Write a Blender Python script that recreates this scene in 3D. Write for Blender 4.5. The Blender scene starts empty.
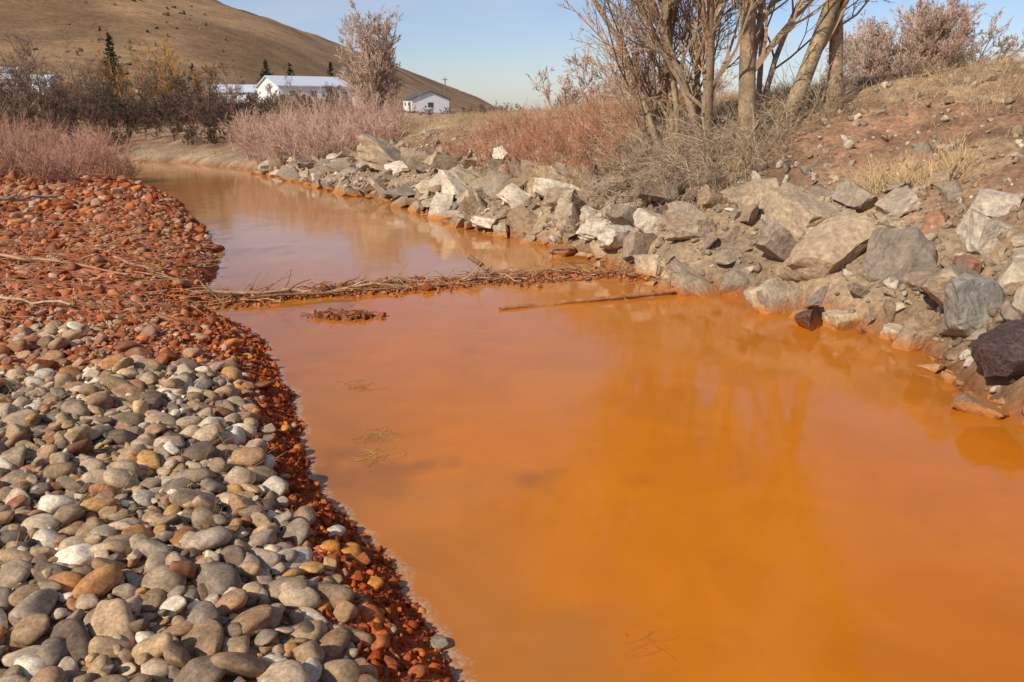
import bpy, math, numpy as np
from mathutils import Vector, Matrix
rng=np.random.default_rng(7)
scene=bpy.context.scene
def lin(r,g,b):
    c=np.array([r,g,b],float)/255.
    return np.where(c<=.04045,c/12.92,((c+.055)/1.055)**2.4)
def sst(a,b,x):
    t=np.clip((x-a)/(b-a),0,1); return t*t*(3-2*t)
# ---------------- numpy noise
_perm=rng.random((256,256))
def vnoise(x,y):
    xi=np.floor(x).astype(int); yi=np.floor(y).astype(int); fx=x-xi; fy=y-yi
    fx=fx*fx*(3-2*fx); fy=fy*fy*(3-2*fy)
    g=lambda a,b:_perm[a&255,b&255]
    return (g(xi,yi)*(1-fx)+g(xi+1,yi)*fx)*(1-fy)+(g(xi,yi+1)*(1-fx)+g(xi+1,yi+1)*fx)*fy
def fbm(x,y,o=4):
    s=0;a=.5;t=0
    for i in range(o):
        s=s+a*vnoise(x*2**i+17.3*i,y*2**i+9.1*i); t+=a; a*=.5
    return s/t*2-1
# ---------------- shorelines
L=np.array([(2.5,-60),(1.6,-10),(0.8,0),(.3,1.5),(-.2,2.68),(-.53,3.3),(-.96,3.99),(-1.29,4.63),(-1.68,5.91),(-2.36,7.27),(-2.96,8.2),(-3.53,8.87),(-3.9,10.2),(-4.46,12),(-5.54,14.6),(-8.17,19.7),(-10.3,23.3),(-14,28),(-20,32),(-40,38),(-400,60)],float)
R=np.array([(9,-60),(6,-10),(4.6,0),(4.05,3.5),(3.85,5.2),(3.7,6.0),(3.95,7.5),(3.5,8.2),(3.1,9.36),(1.93,10.2),(.79,13),(-.6,15),(-2.73,19.6),(-5.26,23.3),(-9.3,30),(-14,35),(-22,39),(-40,45),(-400,68)],float)
def pdist(P,x,y):
    best=np.full(x.shape,1e9)
    for a,b in zip(P[:-1],P[1:]):
        d=b-a; t=np.clip(((x-a[0])*d[0]+(y-a[1])*d[1])/(d@d),0,1)
        best=np.minimum(best,(x-a[0]-t*d[0])**2+(y-a[1]-t*d[1])**2)
    return np.sqrt(best)
poly=np.vstack([L,R[::-1]])
def inside(x,y):
    c=np.zeros(x.shape,bool); n=len(poly)
    for i in range(n):
        x1,y1=poly[i]; x2,y2=poly[(i+1)%n]
        if y1==y2: continue
        k=((y1>y)!=(y2>y))&(x<(x2-x1)*(y-y1)/(y2-y1)+x1); c^=k
    return c
def info(x,y):
    x=np.asarray(x,float);y=np.asarray(y,float)
    dl=pdist(L,x,y); dr=pdist(R,x,y); ins=inside(x,y)
    w=np.where(ins,-1.,1.)
    isR=dr<dl
    sd=np.where(isR,dr,dl)*w + .10*fbm(x*1.3,y*1.3,4)+.05*fbm(x*6,y*6,2)
    return sd,isR,dl*w,dr*w
def height(x,y,detail=True):
    x=np.asarray(x,float);y=np.asarray(y,float)
    sd,isR,_,_=info(x,y); d=np.maximum(sd,0)
    hill=np.clip(.335*(-24-x),0,None); hill=np.where(hill>85,85+(hill-85)*.15,hill)
    hill=hill*sst(150,410,y)*(1+.05*fbm(x/60,y/60,3))+ sst(5,60,hill)*6*fbm(x/40+3,y/60,4)*sst(200,330,y)
    plain=1.6+1.5*sst(-10,-35,x)*sst(60,110,y)+ 9*sst(-45,-110,x)*sst(110,200,y)
    far=plain+hill
    zl=.46*(1-np.exp(-d/.65))+.5*sst(4,18,d)
    zl=zl+(far-zl)*sst(15,70,d)
    cr=np.interp(y,[0,12,20,30,40,60],[3.15,3.15,2.5,2.0,1.3,1.2])
    cr=cr+.18*fbm(x*.22,y*.22,2)
    prof=np.interp(d,[0,.3,1.8,3.5,5.6,6.8,8],[0,.36,1.15,1.85,2.55,2.8,2.85])/2.85
    zr=cr*prof
    zr=zr+(far-zr)*sst(12,60,d)
    z=np.where(isR,zr,zl)
    bed=-.45*(1-np.exp(np.minimum(sd,0)/.5))
    z=np.where(sd<0,bed,z)
    if detail:
        a=np.where(isR,.15*sst(.2,2,d),.03*sst(.1,1,d)+.012)
        z=z+a*fbm(x*2.2,y*2.2,5)*(1-.7*sst(15,40,d))
        z=z+np.where(isR,.03,.016)*fbm(x*11,y*11,3)*sst(0,.2,d)
        z=z+.25*fbm(x*.25,y*.25,3)*sst(6,25,d)
    return z
# ---------------- mesh helpers
def link(o,parent=None):
    scene.collection.objects.link(o)
    if parent: o.parent=parent
    return o
def build(name,V,F,mat,col=None,smooth=True,parent=None,sharp=None,extra=None):
    V=np.ascontiguousarray(V,dtype=np.float32); F=np.ascontiguousarray(F,dtype=np.int32)
    me=bpy.data.meshes.new(name); n,k=F.shape
    me.vertices.add(len(V)); me.vertices.foreach_set('co',V.ravel())
    me.loops.add(n*k); me.loops.foreach_set('vertex_index',F.ravel())
    me.polygons.add(n); me.polygons.foreach_set('loop_start',np.arange(0,n*k,k,dtype=np.int32))
    me.polygons.foreach_set('use_smooth',np.full(n,smooth))
    me.update(calc_edges=True)
    if col is not None:
        a=me.color_attributes.new('Col','FLOAT_COLOR','POINT')
        c=np.ones((len(V),4),np.float32); c[:,:3]=col; a.data.foreach_set('color',c.ravel())
    if extra:
        for kx,vx in extra.items():
            a=me.attributes.new(kx,'FLOAT','POINT'); a.data.foreach_set('value',np.asarray(vx,np.float32))
    if sharp:
        try: me.set_sharp_from_angle(angle=sharp)
        except Exception: pass
    me.materials.append(mat)
    return link(bpy.data.objects.new(name,me),parent)
def tubes(lists,s=3):
    Vs=[];Fs=[];Cs=[];off=0
    for P,Rd,C in lists:
        N,k,_=P.shape
        if N==0: continue
        T=np.gradient(P,axis=1); T/=np.linalg.norm(T,axis=2,keepdims=True)+1e-9
        ref=np.tile(np.array([.31,.22,.92]),(N,1)); m=np.abs((T[:,0]*ref).sum(1))>.85; ref[m]=[.95,-.2,.1]
        A=np.cross(T,ref[:,None,:]); A/=np.linalg.norm(A,axis=2,keepdims=True)+1e-9
        B=np.cross(T,A)
        an=np.arange(s)*2*math.pi/s
        V=P[:,:,None,:]+Rd[:,:,None,None]*(np.cos(an)[None,None,:,None]*A[:,:,None,:]+np.sin(an)[None,None,:,None]*B[:,:,None,:])
        idx=(np.arange(N)[:,None,None]*k*s+np.arange(k-1)[None,:,None]*s+np.arange(s)[None,None,:])
        nx=(np.arange(N)[:,None,None]*k*s+np.arange(k-1)[None,:,None]*s+((np.arange(s)+1)%s)[None,None,:])
        F=np.stack([idx,nx,nx+s,idx+s],-1).reshape(-1,4)+off
        Vs.append(V.reshape(-1,3));Fs.append(F);Cs.append(np.repeat(C,k*s,axis=0)); off+=N*k*s
    return np.vstack(Vs),np.vstack(Fs),np.vstack(Cs)
def nrm(v): return v/(np.linalg.norm(v,axis=-1,keepdims=True)+1e-9)
def polyl(S,D,Ln,k,jit,up):
    N=len(S);P=np.zeros((N,k,3));P[:,0]=S;D=nrm(D)
    for i in range(1,k):
        D=nrm(D+rng.normal(0,jit,(N,3))+np.array([0,0,up])); P[:,i]=P[:,i-1]+D*(Ln/(k-1))[:,None]
    return P
def spawn(P,Rd,Ln,M,t0,t1,ratio,ang,k,jit,up,rr=.6,rmin=.003,tp=.3):
    N,kp,_=P.shape
    pi=np.repeat(np.arange(N),M); t=rng.uniform(t0,t1,len(pi)); f=t*(kp-1); i=np.minimum(f.astype(int),kp-2); w=(f-i)[:,None]
    S=P[pi,i]*(1-w)+P[pi,i+1]*w; T=nrm(P[pi,i+1]-P[pi,i])
    r=(Rd[pi,i]*(1-w[:,0])+Rd[pi,i+1]*w[:,0])*rr
    pr=rng.normal(0,1,(len(pi),3)); pr=nrm(pr-(pr*T).sum(1,keepdims=True)*T)
    a=np.radians(ang)*rng.uniform(.6,1.3,len(pi))[:,None]
    D=T*np.cos(a)+pr*np.sin(a)
    l=Ln[pi]*ratio*(1-.45*t)*rng.uniform(.6,1.25,len(pi))
    Pc=polyl(S,D,l,k,jit,up)
    r=np.maximum(r,rmin)
    Rc=np.maximum(r[:,None]*np.linspace(1,tp,k)[None,:],rmin*.6)
    return Pc,Rc,l
def colr(n,base,var=.15,tint=.05):
    return np.clip(base[None,:]*(1+rng.normal(0,var,(n,1)))*(1+rng.normal(0,tint,(n,3))),.004,1)
# ---------------- materials
def newmat(name):
    m=bpy.data.materials.new(name); m.use_nodes=True; nt=m.node_tree
    return m,nt,nt.nodes['Principled BSDF']
def vmat(name,rough=.9,nscale=30,namt=.35,bump=.3,bdist=.01,spec=.3,stain=False,scale2=4,amt2=.25,speck=False,dust=False,large=False,det=5):
    m,nt,b=newmat(name); N=nt.nodes.new; K=nt.links.new
    at=N('ShaderNodeAttribute'); at.attribute_name='Col'
    tc=N('ShaderNodeTexCoord')
    n1=N('ShaderNodeTexNoise'); n1.inputs['Scale'].default_value=nscale; n1.inputs['Detail'].default_value=det; n1.inputs['Roughness'].default_value=.65
    n2=N('ShaderNodeTexNoise'); n2.inputs['Scale'].default_value=scale2; n2.inputs['Detail'].default_value=3
    K(tc.outputs['Object'],n1.inputs['Vector']);K(tc.outputs['Object'],n2.inputs['Vector'])
    def mr(src,a):
        r=N('ShaderNodeMapRange'); r.inputs[1].default_value=.3;r.inputs[2].default_value=.7;r.inputs[3].default_value=1-a;r.inputs[4].default_value=1+a
        K(src,r.inputs[0]); return r.outputs[0]
    mu=N('ShaderNodeMath');mu.operation='MULTIPLY';K(mr(n1.outputs['Fac'],namt),mu.inputs[0]);K(mr(n2.outputs['Fac'],amt2),mu.inputs[1])
    fac=mu.outputs[0]
    if large:
        for sc,am in ((.12,.25),(.5,.3)):
            nl=N('ShaderNodeTexNoise');nl.inputs['Scale'].default_value=sc;nl.inputs['Detail'].default_value=6;nl.inputs['Roughness'].default_value=.7;K(tc.outputs['Object'],nl.inputs['Vector'])
            m2=N('ShaderNodeMath');m2.operation='MULTIPLY';K(fac,m2.inputs[0]);K(mr(nl.outputs['Fac'],am),m2.inputs[1]);fac=m2.outputs[0]
    vm=N('ShaderNodeVectorMath');vm.operation='SCALE';K(at.outputs['Color'],vm.inputs[0]);K(fac,vm.inputs['Scale'])
    out=vm.outputs[0]
    if speck:
        vo=N('ShaderNodeTexVoronoi');vo.inputs['Scale'].default_value=55;K(tc.outputs['Object'],vo.inputs['Vector'])
        r=N('ShaderNodeMapRange');r.inputs[1].default_value=0;r.inputs[2].default_value=1;r.inputs[3].default_value=.6;r.inputs[4].default_value=1.5
        K(vo.outputs['Color'],r.inputs[0]);v2=N('ShaderNodeVectorMath');v2.operation='SCALE';K(out,v2.inputs[0]);K(r.outputs[0],v2.inputs['Scale']);out=v2.outputs[0]
    if dust:
        n3=N('ShaderNodeTexNoise');n3.inputs['Scale'].default_value=5;n3.inputs['Detail'].default_value=6;n3.inputs['Roughness'].default_value=.7;K(tc.outputs['Object'],n3.inputs['Vector'])
        r=N('ShaderNodeMapRange');r.inputs[1].default_value=.48;r.inputs[2].default_value=.68;r.inputs[3].default_value=0;r.inputs[4].default_value=.6;K(n3.outputs['Fac'],r.inputs[0])
        mx=N('ShaderNodeMix');mx.data_type='RGBA';K(r.outputs[0],mx.inputs[0]);K(out,mx.inputs[6]);mx.inputs[7].default_value=(*lin(158,128,98),1);out=mx.outputs[2]
    if stain:
        g=N('ShaderNodeNewGeometry'); sp=N('ShaderNodeSeparateXYZ');K(g.outputs['Position'],sp.inputs[0])
        ad=N('ShaderNodeMath');ad.operation='MULTIPLY_ADD';K(n2.outputs['Fac'],ad.inputs[0]);ad.inputs[1].default_value=-.24;K(sp.outputs['Z'],ad.inputs[2])
        r=N('ShaderNodeMapRange');r.inputs[1].default_value=-.09;r.inputs[2].default_value=.02;r.inputs[3].default_value=.9;r.inputs[4].default_value=0;K(ad.outputs[0],r.inputs[0])
        mx=N('ShaderNodeMix');mx.data_type='RGBA';K(r.outputs[0],mx.inputs[0]);K(out,mx.inputs[6]);mx.inputs[7].default_value=(*lin(180,112,46),1);out=mx.outputs[2]
    K(out,b.inputs['Base Color'])
    b.inputs['Roughness'].default_value=rough;b.inputs['Specular IOR Level'].default_value=spec
    if bump>0:
        bp=N('ShaderNodeBump');bp.inputs['Strength'].default_value=bump;bp.inputs['Distance'].default_value=bdist
        K(n1.outputs['Fac'],bp.inputs['Height']);K(bp.outputs[0],b.inputs['Normal'])
    return m
def simple(name,rough=.9):
    m,nt,b=newmat(name);at=nt.nodes.new('ShaderNodeAttribute');at.attribute_name='Col';nt.links.new(at.outputs['Color'],b.inputs['Base Color'])
    b.inputs['Roughness'].default_value=rough;b.inputs['Specular IOR Level'].default_value=.15;return m
M_ground=vmat('ground_soil',nscale=14,namt=.45,bump=.8,bdist=.04,scale2=1.2,large=True,det=7)
M_stone=vmat('river_stone',rough=.85,nscale=70,namt=.38,bump=.35,bdist=.004,scale2=16,spec=.2,amt2=.3)
M_rust=vmat('rust_crust',rough=.95,nscale=60,namt=.5,bump=.9,bdist=.008,scale2=9,spec=.1)
M_rock=vmat('riprap_rock',nscale=16,namt=.38,bump=.9,bdist=.04,scale2=3,stain=True,amt2=.25,dust=True,det=7)
M_cong=vmat('conglomerate',nscale=22,namt=.4,bump=.9,bdist=.03,scale2=4,stain=True,speck=True)
M_bark=vmat('bark',nscale=18,namt=.4,bump=.5,bdist=.012,det=6)
M_twig=simple('twigs');M_grass=simple('dry_grass')
def flat(name,c,rough=.7,ns=3,amt=.12):
    m,nt,b=newmat(name);N=nt.nodes.new;K=nt.links.new
    tc=N('ShaderNodeTexCoord');n=N('ShaderNodeTexNoise');n.inputs['Scale'].default_value=ns;n.inputs['Detail'].default_value=6;K(tc.outputs['Object'],n.inputs['Vector'])
    mx=N('ShaderNodeMix');mx.data_type='RGBA';mx.inputs[6].default_value=(*(c*(1-amt)),1);mx.inputs[7].default_value=(*np.minimum(c*(1+amt),1),1)
    K(n.outputs['Fac'],mx.inputs[0]);K(mx.outputs[2],b.inputs['Base Color']);b.inputs['Roughness'].default_value=rough
    return m
# ---------------- ground
NX,NY=620,660
s=2.0;k=math.log(2*2500/s)
ux=np.linspace(-1,1,NX);gx=s*np.sinh(k*ux)-.8
uy=np.linspace(-.62,1,NY);gy=5+s*np.sinh(k*uy)
X,Y=np.meshgrid(gx,gy)
Z=height(X,Y)
sd,isR,dl,dr=info(X,Y)
def rustmask(x,y,dlp):
    n=fbm(x*1.1,y*1.1,4)
    a=1-sst(.30,.48,dlp+.16*n)
    b=sst(5.2,6.6,y-.22*(x+3)+1.5*n+.5*fbm(x*5,y*5,3))*(1-sst(8,14,dlp))
    return np.maximum(a,b*.92)
def gcol(x,y):
    sd,isR,dl,dr=info(x,y)
    sh=x.shape+(1,)
    n=fbm(x*.8,y*.8,5).reshape(sh); n2=fbm(x*4+5,y*4,4).reshape(sh); nf=fbm(x*.03,y*.03,5).reshape(sh)
    mixc=lambda a,b,t:a*(1-t)+b*t
    rust=mixc(lin(144,76,40),lin(190,112,66),sst(-.6,.6,n2))
    crust=lin(168,78,34)
    grav=mixc(lin(118,96,72),lin(150,126,98),sst(-.6,.6,n2))
    straw=mixc(lin(138,112,82),lin(176,148,112),sst(-.5,.5,n2+n))
    dirt=mixc(lin(122,90,68),lin(154,116,88),sst(-.5,.5,n2))
    hillc=mixc(lin(122,92,60),lin(160,124,84),sst(-.45,.45,nf+.3*fbm(x*.2,y*.2,3).reshape(sh)))
    rm=rustmask(x,y,dl).reshape(sh)
    lft=mixc(grav,rust,rm)
    nearband=(1-sst(.35,.6,dl)).reshape(sh);lft=mixc(lft,crust,nearband*.8)
    lft=mixc(lft,straw*.75,sst(7,13,dl).reshape(sh))
    rgt=mixc(lin(150,126,98)+0*straw,dirt,sst(.8,2.4,dr).reshape(sh))
    g=sst(-.15,.45,n+.35*n2+ (sst(3.2,6.2,dr).reshape(sh)-.55)*1.2+ .5*(1-sst(4,9,x).reshape(sh)))
    rgt=mixc(rgt,straw,g*sst(1.6,3,dr).reshape(sh))
    rgt=mixc(lin(132,88,52)+0*rgt,rgt,sst(.0,.2,dr).reshape(sh))
    c=np.where(isR.reshape(sh),rgt,lft)
    c=np.where((sd<0).reshape(sh),lin(140,80,32)+0*c,c)
    c=mixc(c,hillc,sst(90,170,y).reshape(sh))
    return c
C=gcol(X,Y)
ii=np.arange(NX*NY).reshape(NY,NX)
F=np.stack([ii[:-1,:-1],ii[:-1,1:],ii[1:,1:],ii[1:,:-1]],-1).reshape(-1,4)
build('ground',np.stack([X,Y,Z],-1).reshape(-1,3),F,M_ground,C.reshape(-1,3))
# ---------------- water
keep=(sd<.9)&(Y<75)&(X>-150)
kf=keep[:-1,:-1]&keep[1:,1:]&keep[:-1,1:]&keep[1:,:-1]
Fw=np.stack([ii[:-1,:-1],ii[:-1,1:],ii[1:,1:],ii[1:,:-1]],-1)[kf]
used,inv=np.unique(Fw.ravel(),return_inverse=True)
xw=X.ravel()[used];yw=Y.ravel()[used];sdw=sd.ravel()[used];dlw=-dl.ravel()[used]
xn=xw+.8*fbm(xw*.4,yw*.4,3);yn=yw+.8*fbm(xw*.4+8,yw*.4,3)
n1=fbm(xn*.35,yn*.22,4)[:,None];n2=fbm(xw*1.6,yw*1.1,4)[:,None];n3=fbm(xw*3,yw*3,4)[:,None]
wc=lin(192,104,14)*(1-sst(-.5,.5,n1))+lin(202,116,24)*sst(-.5,.5,n1)
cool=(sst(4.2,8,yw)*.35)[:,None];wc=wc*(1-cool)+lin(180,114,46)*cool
pal=sst(9.2,11.2,yw)[:,None]*(.6+.35*sst(-.35,.2,n1))  # upstream paling: muddy tan plus sky and hill reflection painted into the colour
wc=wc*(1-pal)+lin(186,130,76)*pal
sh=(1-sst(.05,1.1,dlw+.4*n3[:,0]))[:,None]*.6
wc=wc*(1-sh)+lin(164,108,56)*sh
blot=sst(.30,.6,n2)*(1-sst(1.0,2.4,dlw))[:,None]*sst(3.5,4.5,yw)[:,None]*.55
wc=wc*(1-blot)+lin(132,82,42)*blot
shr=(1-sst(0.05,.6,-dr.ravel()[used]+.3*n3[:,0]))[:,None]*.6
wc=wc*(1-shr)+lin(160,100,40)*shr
m,nt,b=newmat('orange_water');N=nt.nodes.new;K=nt.links.new
at=N('ShaderNodeAttribute');at.attribute_name='Col';ash=N('ShaderNodeAttribute');ash.attribute_name='shore'
tc=N('ShaderNodeTexCoord')
nz=N('ShaderNodeTexNoise');nz.inputs['Scale'].default_value=9;nz.inputs['Detail'].default_value=6;K(tc.outputs['Object'],nz.inputs['Vector'])
ad=N('ShaderNodeMath');ad.operation='MULTIPLY_ADD';K(nz.outputs['Fac'],ad.inputs[0]);ad.inputs[1].default_value=.14;ad.inputs[2].default_value=-.07
a2=N('ShaderNodeMath');a2.operation='ADD';K(ash.outputs['Fac'],a2.inputs[0]);K(ad.outputs[0],a2.inputs[1])
cr=N('ShaderNodeValToRGB');e=cr.color_ramp.elements;e[0].position=0.0;e[0].color=(1,1,1,1);e[1].position=.08;e[1].color=(0,0,0,1)
e2=cr.color_ramp.elements.new(.045);e2.color=(.8,.8,.8,1)
K(a2.outputs[0],cr.inputs[0])
nb=N('ShaderNodeTexNoise');nb.inputs['Scale'].default_value=40;nb.inputs['Detail'].default_value=6;K(tc.outputs['Object'],nb.inputs['Vector'])
mm=N('ShaderNodeMath');mm.operation='MULTIPLY';K(cr.outputs[0],mm.inputs[0]);
rb=N('ShaderNodeMapRange');rb.inputs[1].default_value=.4;rb.inputs[2].default_value=.6;K(nb.outputs['Fac'],rb.inputs[0]);K(rb.outputs[0],mm.inputs[1])
nm=N('ShaderNodeTexNoise');nm.inputs['Scale'].default_value=1.3;nm.inputs['Detail'].default_value=9;nm.inputs['Roughness'].default_value=.62;nm.inputs['Distortion'].default_value=.8;K(tc.outputs['Object'],nm.inputs['Vector'])
rm_=N('ShaderNodeMapRange');rm_.inputs[1].default_value=.3;rm_.inputs[2].default_value=.7;rm_.inputs[3].default_value=.9;rm_.inputs[4].default_value=1.08;K(nm.outputs['Fac'],rm_.inputs[0])
sc_=N('ShaderNodeVectorMath');sc_.operation='SCALE';K(at.outputs['Color'],sc_.inputs[0]);K(rm_.outputs[0],sc_.inputs['Scale'])
mx=N('ShaderNodeMix');mx.data_type='RGBA';K(mm.outputs[0],mx.inputs[0]);K(sc_.outputs[0],mx.inputs[6]);mx.inputs[7].default_value=(*lin(182,152,124),1)
K(mx.outputs[2],b.inputs['Base Color']);b.inputs['Roughness'].default_value=.07;b.inputs['IOR'].default_value=1.31
wv=N('ShaderNodeTexNoise');wv.inputs['Scale'].default_value=2.2;wv.inputs['Detail'].default_value=4;K(tc.outputs['Object'],wv.inputs['Vector'])
bp=N('ShaderNodeBump');bp.inputs['Strength'].default_value=.12;bp.inputs['Distance'].default_value=.03;K(wv.outputs['Fac'],bp.inputs['Height']);K(bp.outputs[0],b.inputs['Normal'])
shore=np.where(isR.ravel()[used],9.,-sdw)
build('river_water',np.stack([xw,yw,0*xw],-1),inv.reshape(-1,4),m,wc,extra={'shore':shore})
# ---------------- stones
def ico(sub):
    import bmesh
    bm=bmesh.new();bmesh.ops.create_icosphere(bm,subdivisions=sub,radius=1)
    V=np.array([v.co[:] for v in bm.verts]);F=np.array([[v.index for v in f.verts] for f in bm.faces]);bm.free();return V,F
I2=ico(2);I3=ico(3);I4=ico(4)
def cobble(sub):
    V,F=sub;V=V.copy()
    for i in range(3):
        w=rng.normal(0,1.4,3);V=V*(1+.10*np.sin(V@w+rng.uniform(0,6)))[:,None]
    for i in range(7):
        n=nrm(rng.normal(0,1,3));d=rng.uniform(.6,.9);ex=np.clip(V@n-d,0,None);V=V-.85*ex[:,None]*n
    return V,F
def crag(sub,slab=False,cuts=12,lo=.45,hi=.8,rough=.03):
    V,F=sub;V=V.copy()*1.3
    if slab:
        for ax in np.eye(3):
            for sg in (1,-1):
                n=nrm(ax*sg+rng.normal(0,.14,3));ex=np.clip(V@n-.72,0,None);V=V-ex[:,None]*n
        cuts=6;lo=.6;hi=.92
    for i in range(cuts):
        n=nrm(rng.normal(0,1,3));d=rng.uniform(lo,hi);ex=np.clip(V@n-d,0,None);V=V-ex[:,None]*n
    for i in range(8):
        w=rng.normal(0,3+i*2,3);V=V*(1+rough/(1+.3*i)*np.sin(V@w+rng.uniform(0,6)))[:,None]
    return V,F
def rotm(e):
    cx,sx=np.cos(e[:,0]),np.sin(e[:,0]);cy,sy=np.cos(e[:,1]),np.sin(e[:,1]);cz,sz=np.cos(e[:,2]),np.sin(e[:,2])
    Rz=np.zeros((len(e),3,3));Rz[:,0,0]=cz;Rz[:,0,1]=-sz;Rz[:,1,0]=sz;Rz[:,1,1]=cz;Rz[:,2,2]=1
    Ry=np.zeros_like(Rz);Ry[:,0,0]=cy;Ry[:,0,2]=sy;Ry[:,2,0]=-sy;Ry[:,2,2]=cy;Ry[:,1,1]=1
    Rx=np.zeros_like(Rz);Rx[:,1,1]=cx;Rx[:,1,2]=-sx;Rx[:,2,1]=sx;Rx[:,2,2]=cx;Rx[:,0,0]=1
    return Rz@Ry@Rx
def scatter(name,vars_,pos,eul,scl,col,mat,smooth=True,sharp=None):
    Vs=[];Fs=[];Cs=[];off=0;vi=rng.integers(0,len(vars_),len(pos));Rm=rotm(eul)
    for j,(V,F) in enumerate(vars_):
        m=np.where(vi==j)[0]
        if len(m)==0: continue
        W=np.einsum('nij,nvj->nvi',Rm[m],V[None]*scl[m][:,None,:])+pos[m][:,None,:]
        nv=len(V);Vs.append(W.reshape(-1,3));Fs.append((F[None]+(np.arange(len(m))*nv)[:,None,None]).reshape(-1,3)+off);Cs.append(np.repeat(col[m],nv,axis=0));off+=nv*len(m)
    return build(name,np.vstack(Vs),np.vstack(Fs),mat,np.vstack(Cs),smooth,sharp=sharp)
def dart(cands,rad,cell,f=.62):
    grid={};keep=[]
    cl=cands.tolist();rl=rad.tolist()
    for i,((x,y),r) in enumerate(zip(cl,rl)):
        cx,cy=int(x//cell),int(y//cell);ok=True
        for a in range(cx-1,cx+2):
            for b in range(cy-1,cy+2):
                for j in grid.get((a,b),()):
                    dx=cl[j][0]-x;dy=cl[j][1]-y
                    if dx*dx+dy*dy<(r+rl[j])**2*f: ok=False;break
                if not ok:break
            if not ok:break
        if ok: grid.setdefault((cx,cy),[]).append(i);keep.append(i)
    return np.array(keep)
greys=np.array([lin(172,146,116),lin(184,158,126),lin(146,122,96),lin(192,168,138),lin(158,128,96),lin(136,118,98),lin(174,144,106),lin(156,120,88),lin(208,190,162),lin(118,98,80),lin(152,132,110),lin(166,136,102)])
warm=np.array([lin(162,112,78),lin(172,122,76),lin(152,104,76),lin(184,140,86)])
rusts=np.array([lin(158,84,46),lin(174,98,56),lin(138,74,44),lin(188,116,68),lin(152,96,66),lin(168,116,86),lin(178,140,112)])
def stonecol(x,y,dlp,extra=0):
    n=len(x);c=greys[rng.integers(0,len(greys),n)];w=rng.random(n)<.09;c[w]=warm[rng.integers(0,4,w.sum())]
    rm=rustmask(x,y,dlp);u=rng.random(n);pr=sst(.2,.9,rm)*(.88+extra);isr=u<pr
    c[isr]=rusts[rng.integers(0,len(rusts),isr.sum())]
    part=(~isr)&(rm>.3);c[part]=c[part]*.6+lin(170,112,72)*.4
    return c*(1+rng.normal(0,.14,(n,1)))
def lbank(n,x0,x1,y0,y1,dmin,dmax,rad):
    x=rng.uniform(x0,x1,n);y=rng.uniform(y0,y1,n);sd,isR,dl,dr=info(x,y)
    m=(~isR)&(sd>dmin)&(sd<dmax)&(x>-.72*y-1.6);return x[m],y[m],sd[m],rad[:n][m]
vc=[cobble(I3) for _ in range(14)];vs=[cobble(I2) for _ in range(10)]
vr=[crag(I2,cuts=8,rough=.07) for _ in range(8)]
n=76000;rad=np.sort(np.exp(rng.normal(math.log(.019),.62,n)).clip(.008,.082))[::-1]
x,y,sdd,rad=lbank(n,-5.8,.7,1.7,7.2,.25,9,rad)
rmk=rustmask(x,y,sdd);u=rng.random(len(x))
kp=(rmk<.45)|((rad<.03)&(u<.35))|(u<.06);x,y,sdd,rad=x[kp],y[kp],sdd[kp],rad[kp]
kk=dart(np.stack([x,y],1),rad,.18,.58)
x,y,sdd,rad=x[kk],y[kk],sdd[kk],rad[kk]
c=stonecol(x,y,sdd)
sc=np.stack([rad*rng.uniform(1.05,1.7,len(x)),rad*rng.uniform(.8,1.1,len(x)),rad*rng.uniform(.45,.85,len(x))],1)
e=np.stack([rng.normal(0,.35,len(x)),rng.normal(0,.35,len(x)),rng.uniform(0,6.28,len(x))],1)
pos=np.stack([x,y,height(x,y)+sc[:,2]*.35],1)
big=rad>.033
scatter('river_cobbles',vc,pos[big],e[big],sc[big],c[big],M_stone)
scatter('river_gravel',vs,pos[~big],e[~big],sc[~big],c[~big],M_stone)
n=4200;rad=np.exp(rng.normal(math.log(.027),.45,n)).clip(.012,.08)
x,y,sdd,rad=lbank(n,-5.2,.6,1.6,6.6,.45,9,rad)
rm=rustmask(x,y,sdd)<.4;x,y,sdd,rad=x[rm],y[rm],sdd[rm],rad[rm]
kk=dart(np.stack([x,y],1),rad*1.1,.2);x,y,sdd,rad=x[kk],y[kk],sdd[kk],rad[kk]
sc=np.stack([rad*rng.uniform(1.1,1.7,len(x)),rad*rng.uniform(.8,1.1,len(x)),rad*rng.uniform(.45,.8,len(x))],1)
e=np.stack([rng.normal(0,.4,len(x)),rng.normal(0,.4,len(x)),rng.uniform(0,6.28,len(x))],1)
scatter('loose_cobbles',vc,np.stack([x,y,height(x,y)+sc[:,2]*.9+.012],1),e,sc,stonecol(x,y,sdd),M_stone)
n=64000;rad=np.sort(np.exp(rng.normal(math.log(.018),.6,n)).clip(.009,.085))[::-1]
x,y,sdd,rad=lbank(n,-15,-1.6,5.0,22,.03,7.5,rad)
kp=(y>6.4)|((rustmask(x,y,sdd)>.45)&(sdd>.4));x,y,sdd,rad=x[kp],y[kp],sdd[kp],rad[kp]
rad=rad*np.interp(y,[6,12,20],[.9,1.2,1.8])
kk=dart(np.stack([x,y],1),rad,.34,.75);x,y,sdd,rad=x[kk],y[kk],sdd[kk],rad[kk]
sc=np.stack([rad*rng.uniform(.9,1.5,len(x)),rad*rng.uniform(.8,1.1,len(x)),rad*rng.uniform(.35,.7,len(x))],1)
e=np.stack([rng.normal(0,.4,len(x)),rng.normal(0,.4,len(x)),rng.uniform(0,6.28,len(x))],1)
scatter('rust_stained_gravel',vs[:4]+vr[:6],np.stack([x,y,height(x,y)+sc[:,2]*.1],1),e,sc,stonecol(x,y,sdd,0),M_rust)
n=60000;rad=np.sort(np.exp(rng.normal(math.log(.011),.45,n)).clip(.005,.035))[::-1]
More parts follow.
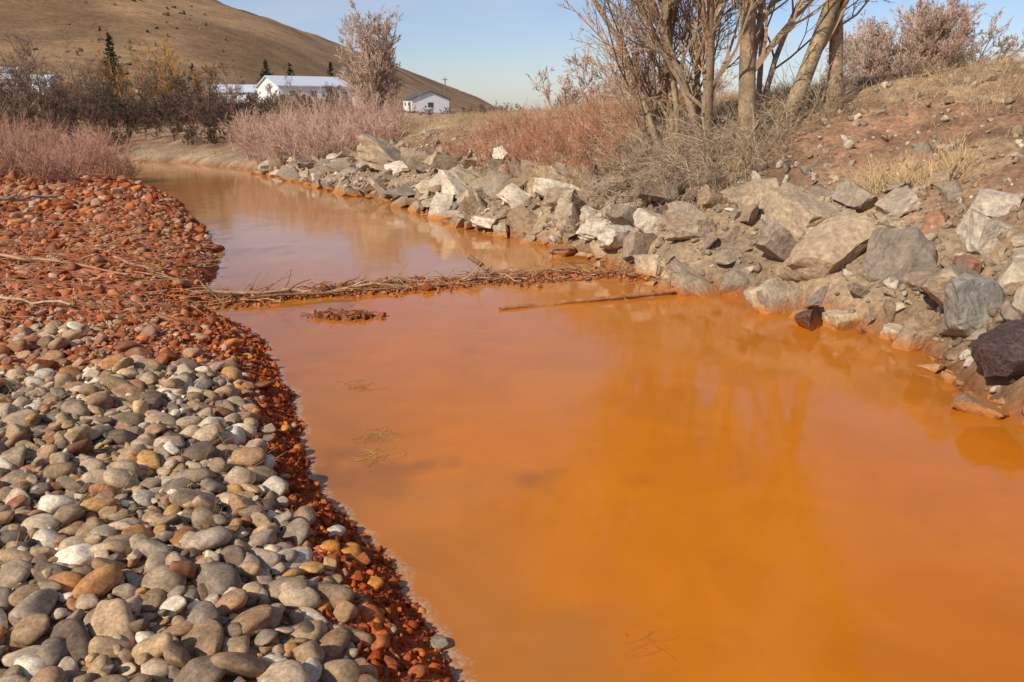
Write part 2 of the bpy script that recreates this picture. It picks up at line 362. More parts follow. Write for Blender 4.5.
x,y,sdd,rad=lbank(n,-4.5,.7,1.7,9.5,-.03,.55,rad)
m=rng.random(len(x))<(1-sst(.36,.55,sdd));x,y,sdd,rad=x[m],y[m],sdd[m],rad[m]
kk=dart(np.stack([x,y],1),rad*.9,.09);x,y,sdd,rad=x[kk],y[kk],sdd[kk],rad[kk]
c=np.array([lin(174,82,34),lin(194,102,46),lin(150,68,32),lin(164,78,38),lin(134,66,38)])[rng.integers(0,5,len(x))]*(1+rng.normal(0,.15,(len(x),1)))
sc=rad[:,None]*rng.uniform(.7,1.3,(len(x),3))
scatter('rust_crust',vr,np.stack([x,y,height(x,y)+rad*.25],1),rng.uniform(0,6,(len(x),3)),sc,c,M_rust)
n=1100;x=rng.uniform(-4,.8,n);y=rng.uniform(1.5,8,n);sdd,isr_,_,_=info(x,y);m=(~isr_)&(sdd>-.04)&(sdd<.5)&(rng.random(n)<.45);x,y=x[m],y[m]
rad=rng.uniform(.02,.05,len(x));sc=np.stack([rad*1.3,rad,rad*.7],1)
c=np.where((rng.random(len(x))<.45)[:,None],greys[rng.integers(0,9,len(x))],np.array([lin(200,130,60),lin(170,98,54)])[rng.integers(0,2,len(x))])
scatter('shore_stones',vc,np.stack([x,y,np.maximum(height(x,y),-.02)+rad*.3],1),np.stack([0*x,0*x,rng.uniform(0,6,len(x))],1),sc,c,M_stone)
# ---------------- hero boulders
H=[('boulder',3.72,9.15,.28,.62,.42,.34,.2,-.5,.3,1,lin(180,154,124),M_rock),
('boulder',4.25,8.45,.25,.46,.40,.38,.1,.1,.8,0,lin(138,124,108),M_rock),
('boulder',4.15,6.95,.14,.50,.36,.28,0,.15,.5,0,lin(154,146,132),M_rock),
('conglomerate_boulder',4.0,5.95,.10,.52,.42,.30,.1,0,.2,0,lin(84,66,60),M_cong),
('conglomerate_boulder',3.12,8.15,.07,.24,.20,.17,0,0,.2,0,lin(104,76,58),M_cong),
('concrete_block',3.5,8.15,.05,.26,.19,.13,0,0,.4,1,lin(212,190,150),M_rock),
('concrete_block',3.85,7.7,.04,.22,.15,.10,0,.1,1.0,1,lin(206,190,162),M_rock),
('boulder',2.42,10.75,.2,.5,.36,.28,.1,.15,.6,0,lin(168,148,124),M_rock),
('boulder',3.3,11.0,.25,.42,.34,.3,.3,-.2,.1,1,lin(176,154,124),M_rock),
('concrete_slab',4.35,11.2,.18,.5,.3,.08,.3,.35,.2,1,lin(192,174,148),M_rock),
('concrete_slab',5.95,10.6,.08,.42,.14,.07,.1,-.3,.4,1,lin(200,178,150),M_rock),
('boulder',6.9,13.4,.04,.26,.18,.12,.1,-.2,.1,0,lin(186,166,140),M_rock),
('concrete_slab',2.9,11.9,.25,.5,.1,.2,.5,-.5,.5,1,lin(134,116,98),M_rock),
('boulder',4.9,8.2,.2,.34,.26,.28,0,.3,.2,1,lin(202,186,162),M_rock),
('boulder',5.25,8.75,.22,.40,.30,.28,.2,.3,1.2,1,lin(196,178,154),M_rock),
('boulder',4.85,7.25,.2,.38,.32,.28,.2,.2,.9,1,lin(192,174,148),M_rock),
('boulder',4.6,6.5,.16,.34,.30,.24,.2,.1,.3,1,lin(176,160,138),M_rock),
('boulder',5.4,7.9,.2,.36,.30,.28,.1,.2,.5,1,lin(182,160,132),M_rock),
('sandstone_block',4.72,8.9,.22,.2,.15,.2,.1,.3,.9,1,lin(164,118,90),M_rock),
('sandstone_block',4.5,7.8,.17,.17,.13,.22,.2,.1,.3,1,lin(160,112,84),M_rock),
('boulder',1.55,11.6,.2,.36,.28,.22,.1,.2,.6,1,lin(204,190,166),M_rock),
('boulder',2.0,11.5,.22,.3,.28,.2,.1,.3,.1,1,lin(198,182,158),M_rock),
('boulder',.9,14.0,.3,.45,.3,.26,.2,.2,.1,1,lin(180,158,130),M_rock),
('boulder',-3.6,22.6,.6,.9,.6,.4,.1,.4,-.3,1,lin(180,158,128),M_rock),
('boulder',-2.4,20.9,.5,.7,.5,.36,.1,.4,.3,0,lin(172,150,122),M_rock),
('boulder',-1.6,19.9,.4,.7,.4,.25,.2,.4,.5,1,lin(184,160,128),M_rock)]
for h in H:
    V,F=crag(I4,slab=bool(h[10]),rough=.04,cuts=14)
    V=V*np.array(h[4:7]);Rm=rotm(np.array([h[7:10]]))[0];V=V@Rm.T
    o=build(h[0],V,F,h[12],np.tile(h[11],(len(V),1)),True,sharp=math.radians(30))
    o.location=(h[1],h[2],max(0.,float(height(np.array([h[1]]),np.array([h[2]]))[0]))*.75+h[3])
# ---------------- riprap right bank
cvb=[crag(I4,slab=(i%3!=0),rough=.045) for i in range(10)]
cv=[crag(I3,slab=(i%2==0),rough=.045) for i in range(12)]
buff=np.array([lin(188,166,136),lin(170,150,124),lin(206,190,164),lin(154,136,116),lin(166,138,108),lin(142,126,108),lin(180,156,126),lin(150,128,104)])
n=24000;rad=np.sort(np.exp(rng.normal(math.log(.12),.6,n)).clip(.035,.38))[::-1]
x=rng.uniform(-9,7,n);y=rng.uniform(2,32,n);sdd,isr_,_,_=info(x,y)
prob=np.clip(1.1-sst(.8,2.1,sdd+.7*fbm(x*.8,y*.8,2))-.25*sst(1.5,3,sdd),.015,1)*(sdd<3.6)*(1-sst(.2,.3,rad)*sst(1.8,2.2,sdd))
m=isr_&(sdd>-.16)&(rng.random(n)<prob)
for h in H: m&=~(((x-h[1])**2+(y-h[2])**2)<(max(h[4:6])*.75+rad*.5)**2)
x,y,sdd,rad=x[m],y[m],sdd[m],rad[m]
kk=dart(np.stack([x,y],1),rad*.95,.78,.6);x,y,sdd,rad=x[kk],y[kk],sdd[kk],rad[kk]
sc=np.stack([rad*rng.uniform(1,1.8,len(x)),rad*rng.uniform(.75,1.2,len(x)),rad*rng.uniform(.35,.8,len(x))],1)
e=np.stack([rng.normal(0,.5,len(x)),rng.normal(0,.5,len(x)),rng.uniform(0,6.28,len(x))],1)
c=buff[rng.integers(0,len(buff),len(x))]*(1+rng.normal(0,.1,(len(x),1)))
pos=np.stack([x,y,np.maximum(height(x,y),-.03)+sc[:,2]*.3],1);bg_=(rad>.17)&(y<16)
scatter('riprap_boulders',cvb,pos[bg_],e[bg_],sc[bg_],c[bg_],M_rock,sharp=math.radians(28))
scatter('riprap_rocks',cv,pos[~bg_],e[~bg_],sc[~bg_],c[~bg_],M_rock,sharp=math.radians(32))
n=26000;rad=np.exp(rng.normal(math.log(.032),.5,n)).clip(.01,.1)
x=rng.uniform(-6,9,n);y=rng.uniform(3,26,n);sdd,isr_,_,_=info(x,y)
m=isr_&(sdd>-.06)&(rng.random(n)<np.interp(sdd,[0,2,3.5,6],[1,.7,.35,.1]));x,y,rad=x[m],y[m],rad[m]
sc=rad[:,None]*rng.uniform(.6,1.3,(len(x),3))
scatter('bank_rubble',vr,np.stack([x,y,np.maximum(height(x,y),-.02)+rad*.25],1),rng.uniform(0,6,(len(x),3)),sc,buff[rng.integers(0,len(buff),len(x))]*.9,M_rock)
# ---------------- grass
def grass(name,x,y,hgt,lean,base,blades,spread,sz=.003,k=3):
    n=len(x);pi=np.repeat(np.arange(n),blades)
    bx=x[pi]+rng.normal(0,spread,len(pi));by=y[pi]+rng.normal(0,spread,len(pi))
    S=np.stack([bx,by,height(bx,by)-.02],1)
    D=np.stack([rng.normal(0,lean,len(pi)),rng.normal(0,lean,len(pi)),np.ones(len(pi))],1)
    Ln=hgt[pi]*rng.uniform(.5,1.2,len(pi));P=polyl(S,D,Ln,k,.18,-.12)
    Rr=np.tile(np.linspace(1,.25,k)*sz,(len(pi),1))*rng.uniform(.7,1.4,(len(pi),1))
    V,F,C=tubes([(P,Rr,colr(len(pi),base,.2,.05))],3)
    return build(name,V,F,M_grass,C,False)
n=12000;x=rng.uniform(-6,16,n);y=rng.uniform(4,34,n);sdd,isr_,_,_=info(x,y)
nn=fbm(x*.6,y*.6,4)
m=isr_&(sdd>1.8)&(sdd<11)&(rng.random(n)<np.clip(sst(2.2,6.0,sdd)*.95+nn*.7,.02,1))
x,y=x[m],y[m]
grass('dry_grass',x,y,rng.uniform(.10,.36,len(x)),.6,lin(176,146,110),14,.11,.0033)
T=[(4.6,10.2),(4.9,10.0),(.6,15.2),(.2,15.8),(1.2,14.6),(-.6,17.2),(5.3,9.8),(3.4,12.2),(1.0,15.4)]
grass('grass_tuft',np.array([t[0] for t in T]),np.array([t[1] for t in T]),np.full(len(T),.45),.4,lin(200,172,124),130,.12,.003)
T=[(-3.3,4.6),(-3.6,4.9),(-2.9,4.4),(-2.55,3.2),(-1.55,3.55),(-2.2,2.9),(-1.7,4.2),(-3.9,5.4),(-3.4,5.0),(-2.7,4.9),(-3.2,4.9),(-2.0,3.4)]
grass('grass_tuft',np.array([t[0] for t in T]),np.array([t[1] for t in T]),np.full(len(T),.18),1.6,lin(188,156,110),130,.10,.0015,4)
n=6000;x=rng.uniform(-50,-7,n);y=rng.uniform(8,60,n);sdd,isr_,_,_=info(x,y);m=(~isr_)&(sdd>6)|(isr_&(sdd>.5));x,y=x[m],y[m]
grass('meadow_grass',x,y,rng.uniform(.2,.45,len(x)),.5,lin(160,130,90),10,.15,.006)
# ---------------- shrubs
def shrub(name,cx,cy,rad,hgt,stems,base,arch=.0,sub=5,sub2=3,r0=.010,rt=.0035,lean=.5,tip=None,zoff=0,jit=.12):
    a=rng.uniform(0,6.28,stems);q=np.sqrt(rng.random(stems))*rad*.6
    x=cx+q*np.cos(a);y=cy+q*np.sin(a);S=np.stack([x,y,height(x,y)-.05+zoff],1)
    D=np.stack([np.cos(a)*lean*rng.random(stems),np.sin(a)*lean*rng.random(stems),np.ones(stems)],1)
    Ln=hgt*rng.uniform(.4,1.15,stems);P=polyl(S,D,Ln,6,jit,arch);Rr=np.tile(np.linspace(1,.35,6)*r0,(stems,1))
    A=[(P,Rr,colr(stems,base,.15))]
    P1,R1,L1=spawn(P,Rr,Ln,sub,.2,.95,.55,32,5,jit+.02,.03+arch,.6,rt);A.append((P1,R1,colr(len(P1),base,.18)))
    if sub2:
        P2,R2,L2=spawn(P1,R1,L1,sub2,.2,1,.6,30,3,.14,.03,.7,rt*.8);A.append((P2,R2,colr(len(P2),tip if tip is not None else base,.2)))
    V,F,C=tubes(A,3);return build(name,V,F,M_twig,C,False)
for (x,y,r,h) in [(-.2,18.6,.9,.75),(.9,17.2,1.0,.9),(1.7,16.0,.9,.95),(-1.3,20.6,.9,.7),(2.3,18.2,1.2,.9),(.6,19.6,1.2,.8),(.3,16.6,.6,.6),(1.7,14.7,.8,.9),(2.9,16.4,1.0,.8),(-.2,22,1.2,.7),(1.1,15.6,.7,.8)]:
    shrub('willow_shrub',x,y,r,h,70,lin(172,122,94),.0,5,3,.008,.0035,.9)
grey=lin(170,148,120)
for (x,y,r,h,ar) in [(2.2,13.0,.8,1.25,-.16),(2.8,12.5,.8,1.3,-.2),(3.4,12.4,.8,1.25,-.2),(1.9,13.8,.8,1.0,-.08),(3.9,12.6,.7,1.2,-.18),(3.0,13.4,.9,1.5,-.08),(2.5,14.2,.9,1.3,-.04),(4.6,13.2,.6,1.0,-.1),(2.6,12.0,.6,.9,-.2),(3.2,11.9,.5,.8,-.25)]:
    shrub('brush_shrub',x,y,r,h,48,grey,ar,7,3,.009,.0032,1.5,jit=.26)
pink=lin(188,152,130)
for (x,y,r,h) in [(-6.2,27.5,1.6,1.2),(-7.8,29.5,1.6,1.5),(-9.5,32.5,1.8,1.5),(-5.2,30.5,1.6,1.2),(-7,33,1.8,1.7),(-4.4,27.5,1.2,.8),(-10.8,35.0,1.8,1.3),(-8.8,31,1.5,1.5)]:
    shrub('willow_shrub',x,y,r,h,105,pink,.0,6,4,.012,.006,.6)
for (x,y,r,h) in [(-12.6,22.5,1.5,1.1),(-14.2,21.8,1.6,1.3),(-15.5,24,1.8,1.5),(-12.8,25.4,1.5,1.2),(-17.5,23.5,1.8,1.6),(-18.5,27,2,1.7),(-15.2,28,2,1.6),(-11.6,20.4,.9,.8),(-13.6,19.4,1.2,1.0),(-21,29,2,1.8),(-16,20,1.2,1.2)]:
    shrub('willow_shrub',x,y,r,h,100,lin(176,132,110),.0,6,4,.011,.005,.5)
# ---------------- trees
def tree(name,x,y,hgt,r0,lean=(0,0),base=lin(128,112,95),tipc=lin(160,138,118),nb=(9,6,5,4),fork=1,up=.06,rt=.006,ang=38,t0=.25,ratio=.5,k0=9,wig=.055,spread=.10):
    z=float(height(np.array([x]),np.array([y]))[0])-.15
    S=np.array([[x,y,z]])+np.concatenate([np.zeros((1,3)),rng.normal(0,.12,(fork-1,3))*[1,1,0]])
    D=np.array([[lean[0],lean[1],1.]])+rng.normal(0,spread,(fork,3));Ln=hgt*rng.uniform(.85,1,fork)
    P=polyl(S,D,Ln,k0,wig,.02);Rr=np.tile(np.linspace(1,.18,k0)**1.0*r0,(fork,1));Rr[:,0]*=1.25
    tr=[(P,Rr,colr(fork,base,.06,.02))]
    V,F,C=tubes(tr,10)
    root=bpy.data.objects.new(name,None);link(root)
    build('trunk',V,F,M_bark,C,True,parent=root)
    A=[];p,r,l=spawn(P,Rr,Ln,nb[0],t0,.97,ratio,ang,7,.12,up,.5,rt*1.5);A.append((p,r,colr(len(p),base,.1)))
    for i,mm_ in enumerate(nb[1:]):
        last=i==len(nb)-2
        p,r,l=spawn(p,r,l,mm_,.15,1,.58,34,5 if not last else 3,.13,up,.6,rt)
        A.append((p,r,colr(len(p),base*(1-(i+1)/len(nb))+tipc*(i+1)/len(nb),.15)))
    V,F,C=tubes(A,3);build('branches',V,F,M_twig,C,False,parent=root)
    return root
bk=lin(156,132,104);tp=lin(186,158,128)
kw=dict(up=.09,k0=12,wig=.08,rt=.005)
tree('bare_cottonwood_tree',3.7,12.9,8.5,.15,(.02,0),bk,tp,(28,7,5,4),t0=.14,ratio=.36,**kw)
tree('bare_cottonwood_tree',4.25,13.2,8.5,.14,(.24,.05),bk,tp,(28,7,5,4),t0=.14,ratio=.36,**kw)
tree('bare_cottonwood_tree',5.2,13.4,8.5,.12,(.08,0),bk,tp,(28,7,5,4),t0=.14,ratio=.36,**kw)
tree('bare_cottonwood_tree',3.2,13.4,7.5,.075,(.0,0),bk,tp,(17,6,5,4),fork=3,t0=.1,ratio=.34,**kw)
tree('bare_cottonwood_tree',2.7,13.8,7,.06,(-.03,0),bk,tp,(16,6,5,4),fork=3,t0=.1,ratio=.34,**kw)
tree('bare_cottonwood_tree',2.4,14.6,6.5,.05,(-.12,0),bk,tp,(15,6,5,4),fork=3,t0=.1,ratio=.34,**kw)
tree('bare_cottonwood_tree',4.6,15.5,7,.06,(.1,0),bk,tp,(16,6,5,4),fork=3,t0=.1,ratio=.36,spread=.2,**kw)
tree('bare_cottonwood_tree',3.4,15.2,7,.06,(.0,0),bk,tp,(14,6,5,4),fork=2,t0=.1,ratio=.36,spread=.15,**kw)
b1=lin(172,146,124);t1=lin(196,166,144)
tree('bare_tree',-8.2,50,6.9,.12,(0,0),b1,t1,(22,7,5,4),fork=9,rt=.012,t0=.1,ratio=.32,up=.1,spread=.2)
for (x,y,h) in [(14.2,28.5,3.9),(13.0,28.5,3.4),(15.5,29.5,3.4),(12.4,29,2.8),(14.8,30,3.8),(13.6,30,3.8)]:
    tree('bare_tree',x,y,h,.06,(0,0),b1,t1,(15,7,5,4),fork=6,rt=.0085,t0=.05,ratio=.40,spread=.33)
for (x,y,h) in [(4.3,42,4.0),(6.3,43,4.4),(8.6,44,4.2),(2.6,45,3.2)]:
    tree('bare_tree',x,y,h,.08,(0,0),b1,t1,(12,7,5,3),fork=5,rt=.011,t0=.05,ratio=.42,spread=.35)
def mass(name,items,rt,nb=(13,6,5)):
    A=[]
    for (x,y,h,b) in items:
        z=float(height(np.array([x]),np.array([y]))[0])-.2;f=3
        S=np.array([[x,y,z]]*f)+rng.normal(0,.4,(f,3))*[1,1,0];D=np.array([[0,0,1.]]*f)+rng.normal(0,.28,(f,3));Ln=h*rng.uniform(.6,1,f)
        P=polyl(S,D,Ln,6,.1,.03);Rr=np.tile(np.linspace(1,.25,6)*h*.014,(f,1));A.append((P,Rr,colr(f,b*.8,.1)))
        p,r,l=P,Rr,Ln
        for i,q in enumerate(nb):
            p,r,l=spawn(p,r,l,q,.08,1,.55 if i else .46,42,4,.16,.05,.55,rt);A.append((p,r,colr(len(p),b,.2,.06)))
    V,F,C=tubes(A,3);return build(name,V,F,M_twig,C,False)
items=[]
for i in range(80):
    y=rng.uniform(44,74);u=rng.uniform(-.68,-.2);x=u*y;h=rng.uniform(2.0,4.6)*(y/60)
    if u>-.36: h=rng.uniform(1.5,2.6)
    b=[lin(112,90,72),lin(96,78,62),lin(134,106,84),lin(120,96,78)][rng.integers(0,4)]
    items.append((x,y,h,b))
for (x,y,h) in [(-27,64,6.4),(-28.6,65,6.8),(-25.3,63,5.8),(-29.5,63,5.2)]: items.append((x,y,h,lin(176,130,78)))
for (x,y,h) in [(-37.5,62,7.4),(-35.5,63,6.6),(-41,60,6.6),(-33,66,5.8),(-22.7,66,4.6),(-44,64,7),(-39,66,7.6),(-18.2,70,3.6),(-20.3,72,3.4),(-16,72,3.2),(-23.5,70,4.2)]: items.append((x,y,h,lin(146,120,100)))
mass('distant_bare_trees',items,.013)
items=[]
for i in range(90):
    y=rng.uniform(37,50);u=rng.uniform(-.75,-.2);x=u*y
    items.append((x,y,rng.uniform(1.0,2.1),[lin(112,84,68),lin(92,72,58),lin(82,66,54)][rng.integers(0,3)]))
mass('riverside_brush',[i for i in items if info(np.array([i[0]]),np.array([i[1]]))[0][0]>.4],.011,(12,6,4))
items=[(-26+rng.uniform(0,50),rng.uniform(90,110),rng.uniform(.9,1.7),lin(120,100,84)) for i in range(45)]
mass('distant_hedgerow',items,.02,(10,5,4))
n=420;x=rng.uniform(-330,-40,n);y=rng.uniform(200,400,n);m=fbm(x*.02,y*.02,3)>-.0;x,y=x[m],y[m];r=np.exp(rng.normal(-.45,.4,len(x)))
scatter('hillside_scrub',vr,np.stack([x,y,height(x,y)+r*.1],1),rng.uniform(0,6,(len(x),3)),np.stack([r*1.2,r,r*.6],1),colr(len(x),lin(112,92,62),.2),M_rust)
def conifer(name,x,y,h,w):
    z=float(height(np.array([x]),np.array([y]))[0])-.2
    P=polyl(np.array([[x,y,z]]),np.array([[0,0,1.]]),np.array([h]),8,.01,.0);Rr=np.linspace(1,.1,8)[None]*h*.018
    root=bpy.data.objects.new(name,None);link(root);V,F,C=tubes([(P,Rr,colr(1,lin(80,62,48)))],6);build('trunk',V,F,M_bark,C,True,parent=root)
    n=170;t=rng.uniform(.06,1,n)**.9;S=np.stack([x+0*t,y+0*t,z+t*h],1);a=rng.uniform(0,6.28,n)
    D=np.stack([np.cos(a),np.sin(a),rng.uniform(-.1,.35,n)],1);Ln=w*(1.04-t)*rng.uniform(.7,1.15,n)
    P=polyl(S,D,Ln,5,.06,.02);Rr=np.tile(np.linspace(1,.4,5)*.04,(n,1));g=lin(54,66,40)
    A=[(P,Rr,colr(n,g,.2))];p,r,l=spawn(P,Rr,np.maximum(Ln,.5),16,.1,1,.38,50,3,.1,-.02,.8,.035);A.append((p,r,colr(len(p),g,.3,.08)))
    V,F,C=tubes(A,3);build('needles',V,F,M_twig,C,False,parent=root)
conifer('pine_tree',-37.5,79,7.6,2.2)
conifer('pine_tree',-41,140,7.5,2.8);conifer('pine_tree',-37.5,142,7.0,2.5);conifer('pine_tree',-31.5,146,7.5,2.5)
conifer('pine_tree',-57,150,7,2.6)
# ---------------- buildings
white=flat('white_siding',lin(222,222,220));roofm=flat('metal_roof',lin(196,200,206),.5);dark=flat('dark_roof',lin(92,84,80));glass=flat('window_glass',lin(70,78,86),.15);tan=flat('tan_siding',lin(190,178,160))
def pts_mesh(name,V,Fl,mat,parent):
    me=bpy.data.meshes.new(name);me.from_pydata(V,[],Fl);me.materials.append(mat);o=bpy.data.objects.new(name,me);return link(o,parent)
def boxp(name,x0,x1,y0,y1,z0,z1,mat,parent):
    V=[(x0,y0,z0),(x1,y0,z0),(x1,y1,z0),(x0,y1,z0),(x0,y0,z1),(x1,y0,z1),(x1,y1,z1),(x0,y1,z1)]
    return pts_mesh(name,V,[(0,3,2,1),(4,5,6,7),(0,1,5,4),(1,2,6,5),(2,3,7,6),(3,0,4,7)],mat,parent)
def house(name,x,y,w,d,wall,ridge,wm,rm,rot=0,nwin=3,z=None):
    root=bpy.data.objects.new(name,None);link(root)
    if z is None: z=float(height(np.array([x]),np.array([y]))[0])-.1
    root.location=(x,y,z);root.rotation_euler=(0,0,rot)
    W,D=w/2,d/2
    V=[(-W,-D,-.6),(W,-D,-.6),(W,D,-.6),(-W,D,-.6),(-W,-D,wall),(W,-D,wall),(W,D,wall),(-W,D,wall),(-W,0,ridge),(W,0,ridge)]
    pts_mesh('walls',V,[(0,1,5,4),(1,2,6,9,5),(2,3,7,6),(3,0,4,8,7)],wm,root)
    o=.3;t=.14;sl=(ridge-wall)/D
    for sgn,nm in ((-1,'roof_front'),(1,'roof_back')):
        ye=sgn*(D+o);ze=wall-sl*o+.02;zr=ridge+.02
        V=[(-W-o,ye,ze),(W+o,ye,ze),(W+o,0,zr),(-W-o,0,zr),(-W-o,ye,ze+t),(W+o,ye,ze+t),(W+o,0,zr+t),(-W-o,0,zr+t)]
        pts_mesh(nm,V,[(0,3,2,1),(4,5,6,7),(0,1,5,4),(1,2,6,5),(2,3,7,6),(3,0,4,7)],rm,root)
    for i in range(nwin):
        cx=-W+w*(i+.6)/(nwin+.4)
        boxp('window_%d'%i,cx-.35,cx+.35,-D-.05,-D+.02,wall*.5,wall*.75,glass,root)
    boxp('door',W-1.5,W-.6,-D-.06,-D+.02,.02,min(2.0,wall*.8),dark,root)
    boxp('window_side',W-.02,W+.05,-.5,.5,wall*.4,wall*.75,glass,root)
    return root
house('white_warehouse',-32.5,130,11,12,2.7,4.2,white,roofm,.55,3)
house('metal_shed',-24.0,132,9,8,2.2,3.5,white,roofm,.1,2)
house('white_house',-15.5,150,5,7,2.3,3.6,white,dark,-1.15,2)
house('mobile_home',-84,145,9,4,2.2,2.8,white,roofm,.1,3)
house('mobile_home',-95,152,12,4,2.4,3.0,white,roofm,0,4)
house('tan_house',-62,150,9,7,2.5,4.2,tan,dark,.2,3)
house('white_house',-50,152,8,6,2.2,3.4,white,roofm,.2,3)
root=bpy.data.objects.new('utility_pole',None);link(root);z=float(height(np.array([-12.]),np.array([150.]))[0])
V,F,C=tubes([(np.array([[[-12.,150,z-.2],[-12,150,z+3],[-12,150,z+6.2]]]),np.full((1,3),.10),np.array([lin(130,112,95)]))],6);build('pole',V,F,M_bark,C,parent=root)
boxp('crossarm',-12.5,-11.5,149.8,149.89,z+5.8,z+5.9,dark,root)
# ---------------- debris dam
path=np.array([(-3.75,9.2),(-2.9,9.5),(-1.95,9.95),(-1.0,10.15),(-.43,10.5),(.3,10.6),(.9,10.9),(1.7,10.75)])
seg=np.cumsum(np.r_[0,np.linalg.norm(np.diff(path,axis=0),axis=1)])
def onpath(t):
    return np.interp(t*seg[-1],seg,path[:,0]),np.interp(t*seg[-1],seg,path[:,1])
wid=lambda t:.08+.14*np.abs(np.sin(t*9+1))
n=640;t=rng.random(n);px,py=onpath(t);S=np.stack([px+rng.normal(0,.12,n),py+rng.normal(0,1,n)*wid(t),rng.uniform(-.02,.06,n)],1)
a=.25+rng.normal(0,.8,n)+np.where(rng.random(n)<.5,math.pi,0);D=np.stack([np.cos(a),np.sin(a),rng.normal(.05,.18,n)],1)
Ln=rng.uniform(.1,.5,n);P=polyl(S,D,Ln,5,.2,-.03);rr=rng.uniform(.003,.011,n)
Rr=rr[:,None]*np.linspace(1,.4,5)
cc=np.array([lin(170,120,76),lin(144,102,68),lin(188,152,110),lin(122,86,60)])[rng.integers(0,4,n)]
V,F,C=tubes([(P,Rr,cc)],4);build('debris_dam',V,F,M_bark,C)
n=4200;t=rng.random(n);px,py=onpath(t);px+=rng.normal(0,.15,n);py+=rng.normal(0,1,n)*wid(t)*.9;rad=np.exp(rng.normal(math.log(.017),.45,n))
scatter('dam_sediment',vr,np.stack([px,py,rng.uniform(-.02,.022,n)],1),rng.uniform(0,6,(n,3)),rad[:,None]*rng.uniform(.6,1.5,(n,3)),rusts[rng.integers(0,6,n)]*.85,M_rust)
def logo(name,pts,r,c,tw=6,taper=.5,wob=.45):
    pts=np.array(pts,float);m=np.linspace(0,1,14);tt=np.linspace(0,1,len(pts));P=np.stack([np.interp(m,tt,pts[:,i]) for i in range(3)],1);P[1:-1]+=rng.normal(0,r*wob,(12,3))
    P=P[None];Rr=(np.linspace(1,taper,14)*r)[None]*(1+rng.normal(0,.1,(1,14)));L0=np.array([np.linalg.norm(pts[-1]-pts[0])])
    A=[(P,Rr,c[None])]
    if tw:
        p,q,l=spawn(P,Rr,L0,tw,.2,1,.14,40,4,.2,.0,.35,.003);A.append((p,q,colr(len(p),c,.1)))
    V,F,C=tubes(A,7);return build(name,V,F,M_bark,C)
logo('fallen_log',[(-.14,8.85,.01),(.7,9.2,.02),(1.55,9.45,.03),(2.5,9.85,.06),(3.5,10.25,.2)],.026,lin(164,110,66),6,1.4,.35)
logo('fallen_log',[(3.6,10.35,.22),(2.6,9.95,.08),(1.9,9.85,.02)],.05,lin(156,104,64),3)
logo('fallen_log',[(-3.9,9.2,.12),(-2.6,9.55,.05),(-1.2,10.1,.05),(.2,10.6,.03)],.026,lin(178,140,104),10,.5,.9)
logo('fallen_log',[(-3.2,9.15,.05),(-1.6,9.75,.06),(-.2,10.35,.05)],.018,lin(150,108,72),8,.5,.9)
logo('fallen_branch',[(-.6,10.9,.25),(-.1,10.55,.03)],.035,lin(140,105,75),2)
n=160;S=np.stack([-1.85+rng.normal(0,.16,n),8.55+rng.normal(0,.06,n),rng.uniform(-.02,.04,n)],1);a=rng.uniform(0,6.28,n)
P=polyl(S,np.stack([np.cos(a),np.sin(a)*.5,rng.uniform(0,.4,n)],1),rng.uniform(.06,.2,n),4,.2,-.1)
n2_=260;rad=np.exp(rng.normal(math.log(.022),.4,n2_))
V,F,C=tubes([(P,rng.uniform(.003,.008,n)[:,None]*np.linspace(1,.5,4),colr(n,lin(140,96,64),.2))],4);build('root_clump',V,F,M_bark,C)
scatter('mud_clump',vr,np.stack([-1.85+rng.normal(0,.15,n2_),8.55+rng.normal(0,.06,n2_),rng.uniform(-.02,.03,n2_)],1),rng.uniform(0,6,(n2_,3)),rad[:,None]*rng.uniform(.6,1.5,(n2_,3)),rusts[rng.integers(0,6,n2_)]*.7,M_rust)
def gz(x,y): return float(height(np.array([x]),np.array([y]))[0])
def stick(name,pl,r,c,tw,lift=.05):
    logo(name,[(x,y,gz(x,y)+lift) for x,y in pl],r,c,tw)
stick('dead_branch',[(-10.6,13.6),(-9.8,14.6),(-8.9,15.8)],.05,lin(160,142,120),6,.12)
stick('dead_branch',[(-9.6,13.8),(-9.3,14.9),(-9.5,15.6)],.03,lin(170,150,128),4,.2)
stick('dead_branch',[(-7.2,9.4),(-5.8,9.6),(-4.4,9.0)],.025,lin(165,122,90),14,.06)
stick('dead_branch',[(-6.8,9.7),(-5.5,9.3),(-4.0,9.4)],.02,lin(175,134,98),14,.07)
stick('dead_branch',[(-5.8,7.25),(-4.9,7.3),(-4.1,7.2)],.02,lin(185,158,124),5,.06)
stick('dead_branch',[(-5.0,9.9),(-4.2,9.5),(-3.4,9.3)],.02,lin(165,122,90),12,.05)
n=520;x=rng.uniform(-9,-3,n);y=rng.uniform(6.5,13,n);sdd,isr_,_,_=info(x,y);m=(~isr_)&(sdd>.1);x,y=x[m],y[m];n=len(x);a=rng.normal(0,.6,n)
S=np.stack([x,y,height(x,y)+.04],1);P=polyl(S,np.stack([np.cos(a),np.sin(a),0*a],1),rng.uniform(.1,.5,n),5,.16,-.03)
V,F,C=tubes([(P,np.full((n,5),.0045),colr(n,lin(182,142,102),.2))],3);build('twig_litter',V,F,M_twig,C,False)
def weed(cx,cy,ang,n,ln,c,w=.5):
    S=np.stack([cx+rng.normal(0,.05,n),cy+rng.normal(0,.05,n),np.full(n,.001)],1);a=ang+rng.normal(0,w,n)
    P=polyl(S,np.stack([np.cos(a),np.sin(a),0*a],1),rng.uniform(.2,1,n)*ln,8,.3,0);P[:,:,2]=.001
    V,F,C=tubes([(P,np.full((n,8),.0012),colr(n,c,.12))],3);build('water_weed',V,F,M_twig,C,False)
weed(.55,2.9,-.2,16,.22,lin(172,104,44),.7)
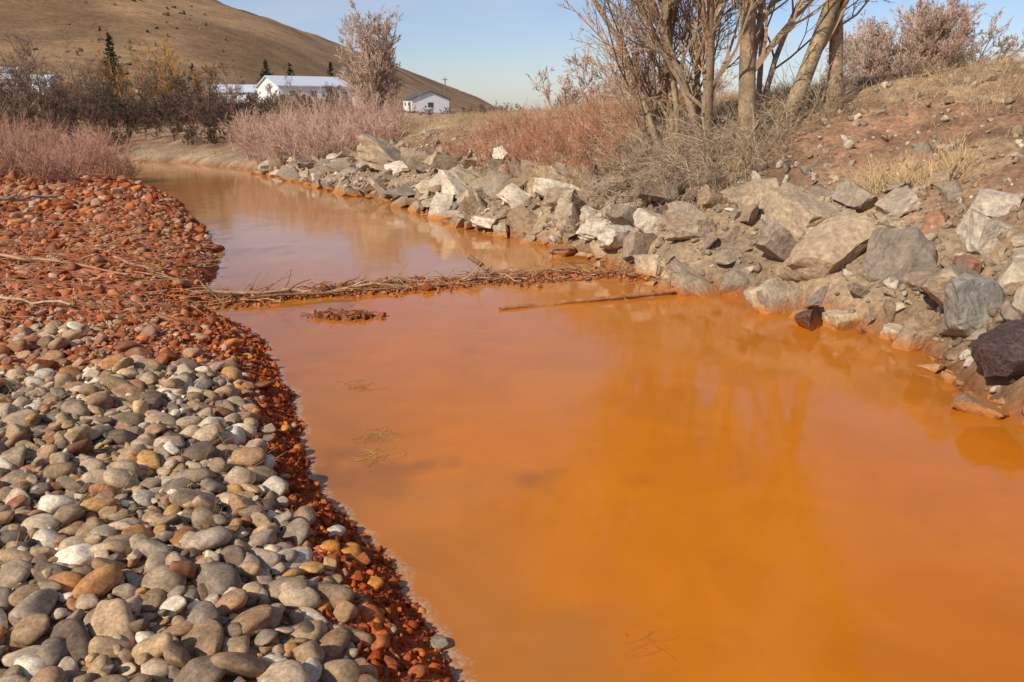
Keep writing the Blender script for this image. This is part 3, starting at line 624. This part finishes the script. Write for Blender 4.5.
weed(-.95,5.2,.6,70,.22,lin(165,126,78),1.5);weed(-.9,4.85,2.5,60,.2,lin(165,126,78),1.5)
weed(-1.3,6.2,1.0,22,.25,lin(150,96,52),1.2)
# ---------------- light / sky
sun_az=math.radians(-136)
el=math.radians(38)
sdv=Vector((math.sin(sun_az)*math.cos(el),math.cos(sun_az)*math.cos(el),math.sin(el)))
ld=bpy.data.lights.new('sun','SUN');ld.energy=4.6;ld.angle=math.radians(.5);ld.color=(1,.93,.81)
lo=bpy.data.objects.new('sun',ld);link(lo);lo.rotation_euler=sdv.to_track_quat('Z','Y').to_euler()
w=bpy.data.worlds.new('World');scene.world=w;w.use_nodes=True;nt=w.node_tree;N=nt.nodes.new;K=nt.links.new
bg=nt.nodes['Background'];sky=N('ShaderNodeTexSky');sky.sky_type='NISHITA';sky.sun_disc=False;sky.sun_elevation=el;sky.sun_rotation=sun_az
sky.air_density=1.0;sky.dust_density=.4;sky.ozone_density=3.0
ti=N('ShaderNodeMix');ti.data_type='RGBA';ti.blend_type='MULTIPLY';ti.inputs[0].default_value=1;K(sky.outputs[0],ti.inputs[6]);ti.inputs[7].default_value=(.95,.93,1.06,1)
tc=N('ShaderNodeTexCoord');mp=N('ShaderNodeMapping');mp.inputs['Scale'].default_value=(1.5,1.5,9);mp.inputs['Rotation'].default_value=(0,.25,0)
K(tc.outputs['Generated'],mp.inputs[0]);cn=N('ShaderNodeTexNoise');cn.inputs['Scale'].default_value=1.6;cn.inputs['Detail'].default_value=7;cn.inputs['Distortion'].default_value=.4;K(mp.outputs[0],cn.inputs['Vector'])
r=N('ShaderNodeMapRange');r.inputs[1].default_value=.42;r.inputs[2].default_value=.78;r.inputs[3].default_value=0;r.inputs[4].default_value=.6;K(cn.outputs['Fac'],r.inputs[0])
mx=N('ShaderNodeMix');mx.data_type='RGBA';K(r.outputs[0],mx.inputs[0]);K(ti.outputs[2],mx.inputs[6]);mx.inputs[7].default_value=(5.4,5.9,6.6,1)
K(mx.outputs[2],bg.inputs['Color']);bg.inputs['Strength'].default_value=.11
scene.view_settings.view_transform='Standard';scene.view_settings.look='None';scene.view_settings.exposure=0
cd=bpy.data.cameras.new('camera');cd.lens=28;cd.sensor_width=36;cd.clip_end=6000;cd.clip_start=.05
co=bpy.data.objects.new('camera',cd);link(co);co.location=(0,0,2.2);co.rotation_euler=(math.radians(90-16.18),0,0);scene.camera=co
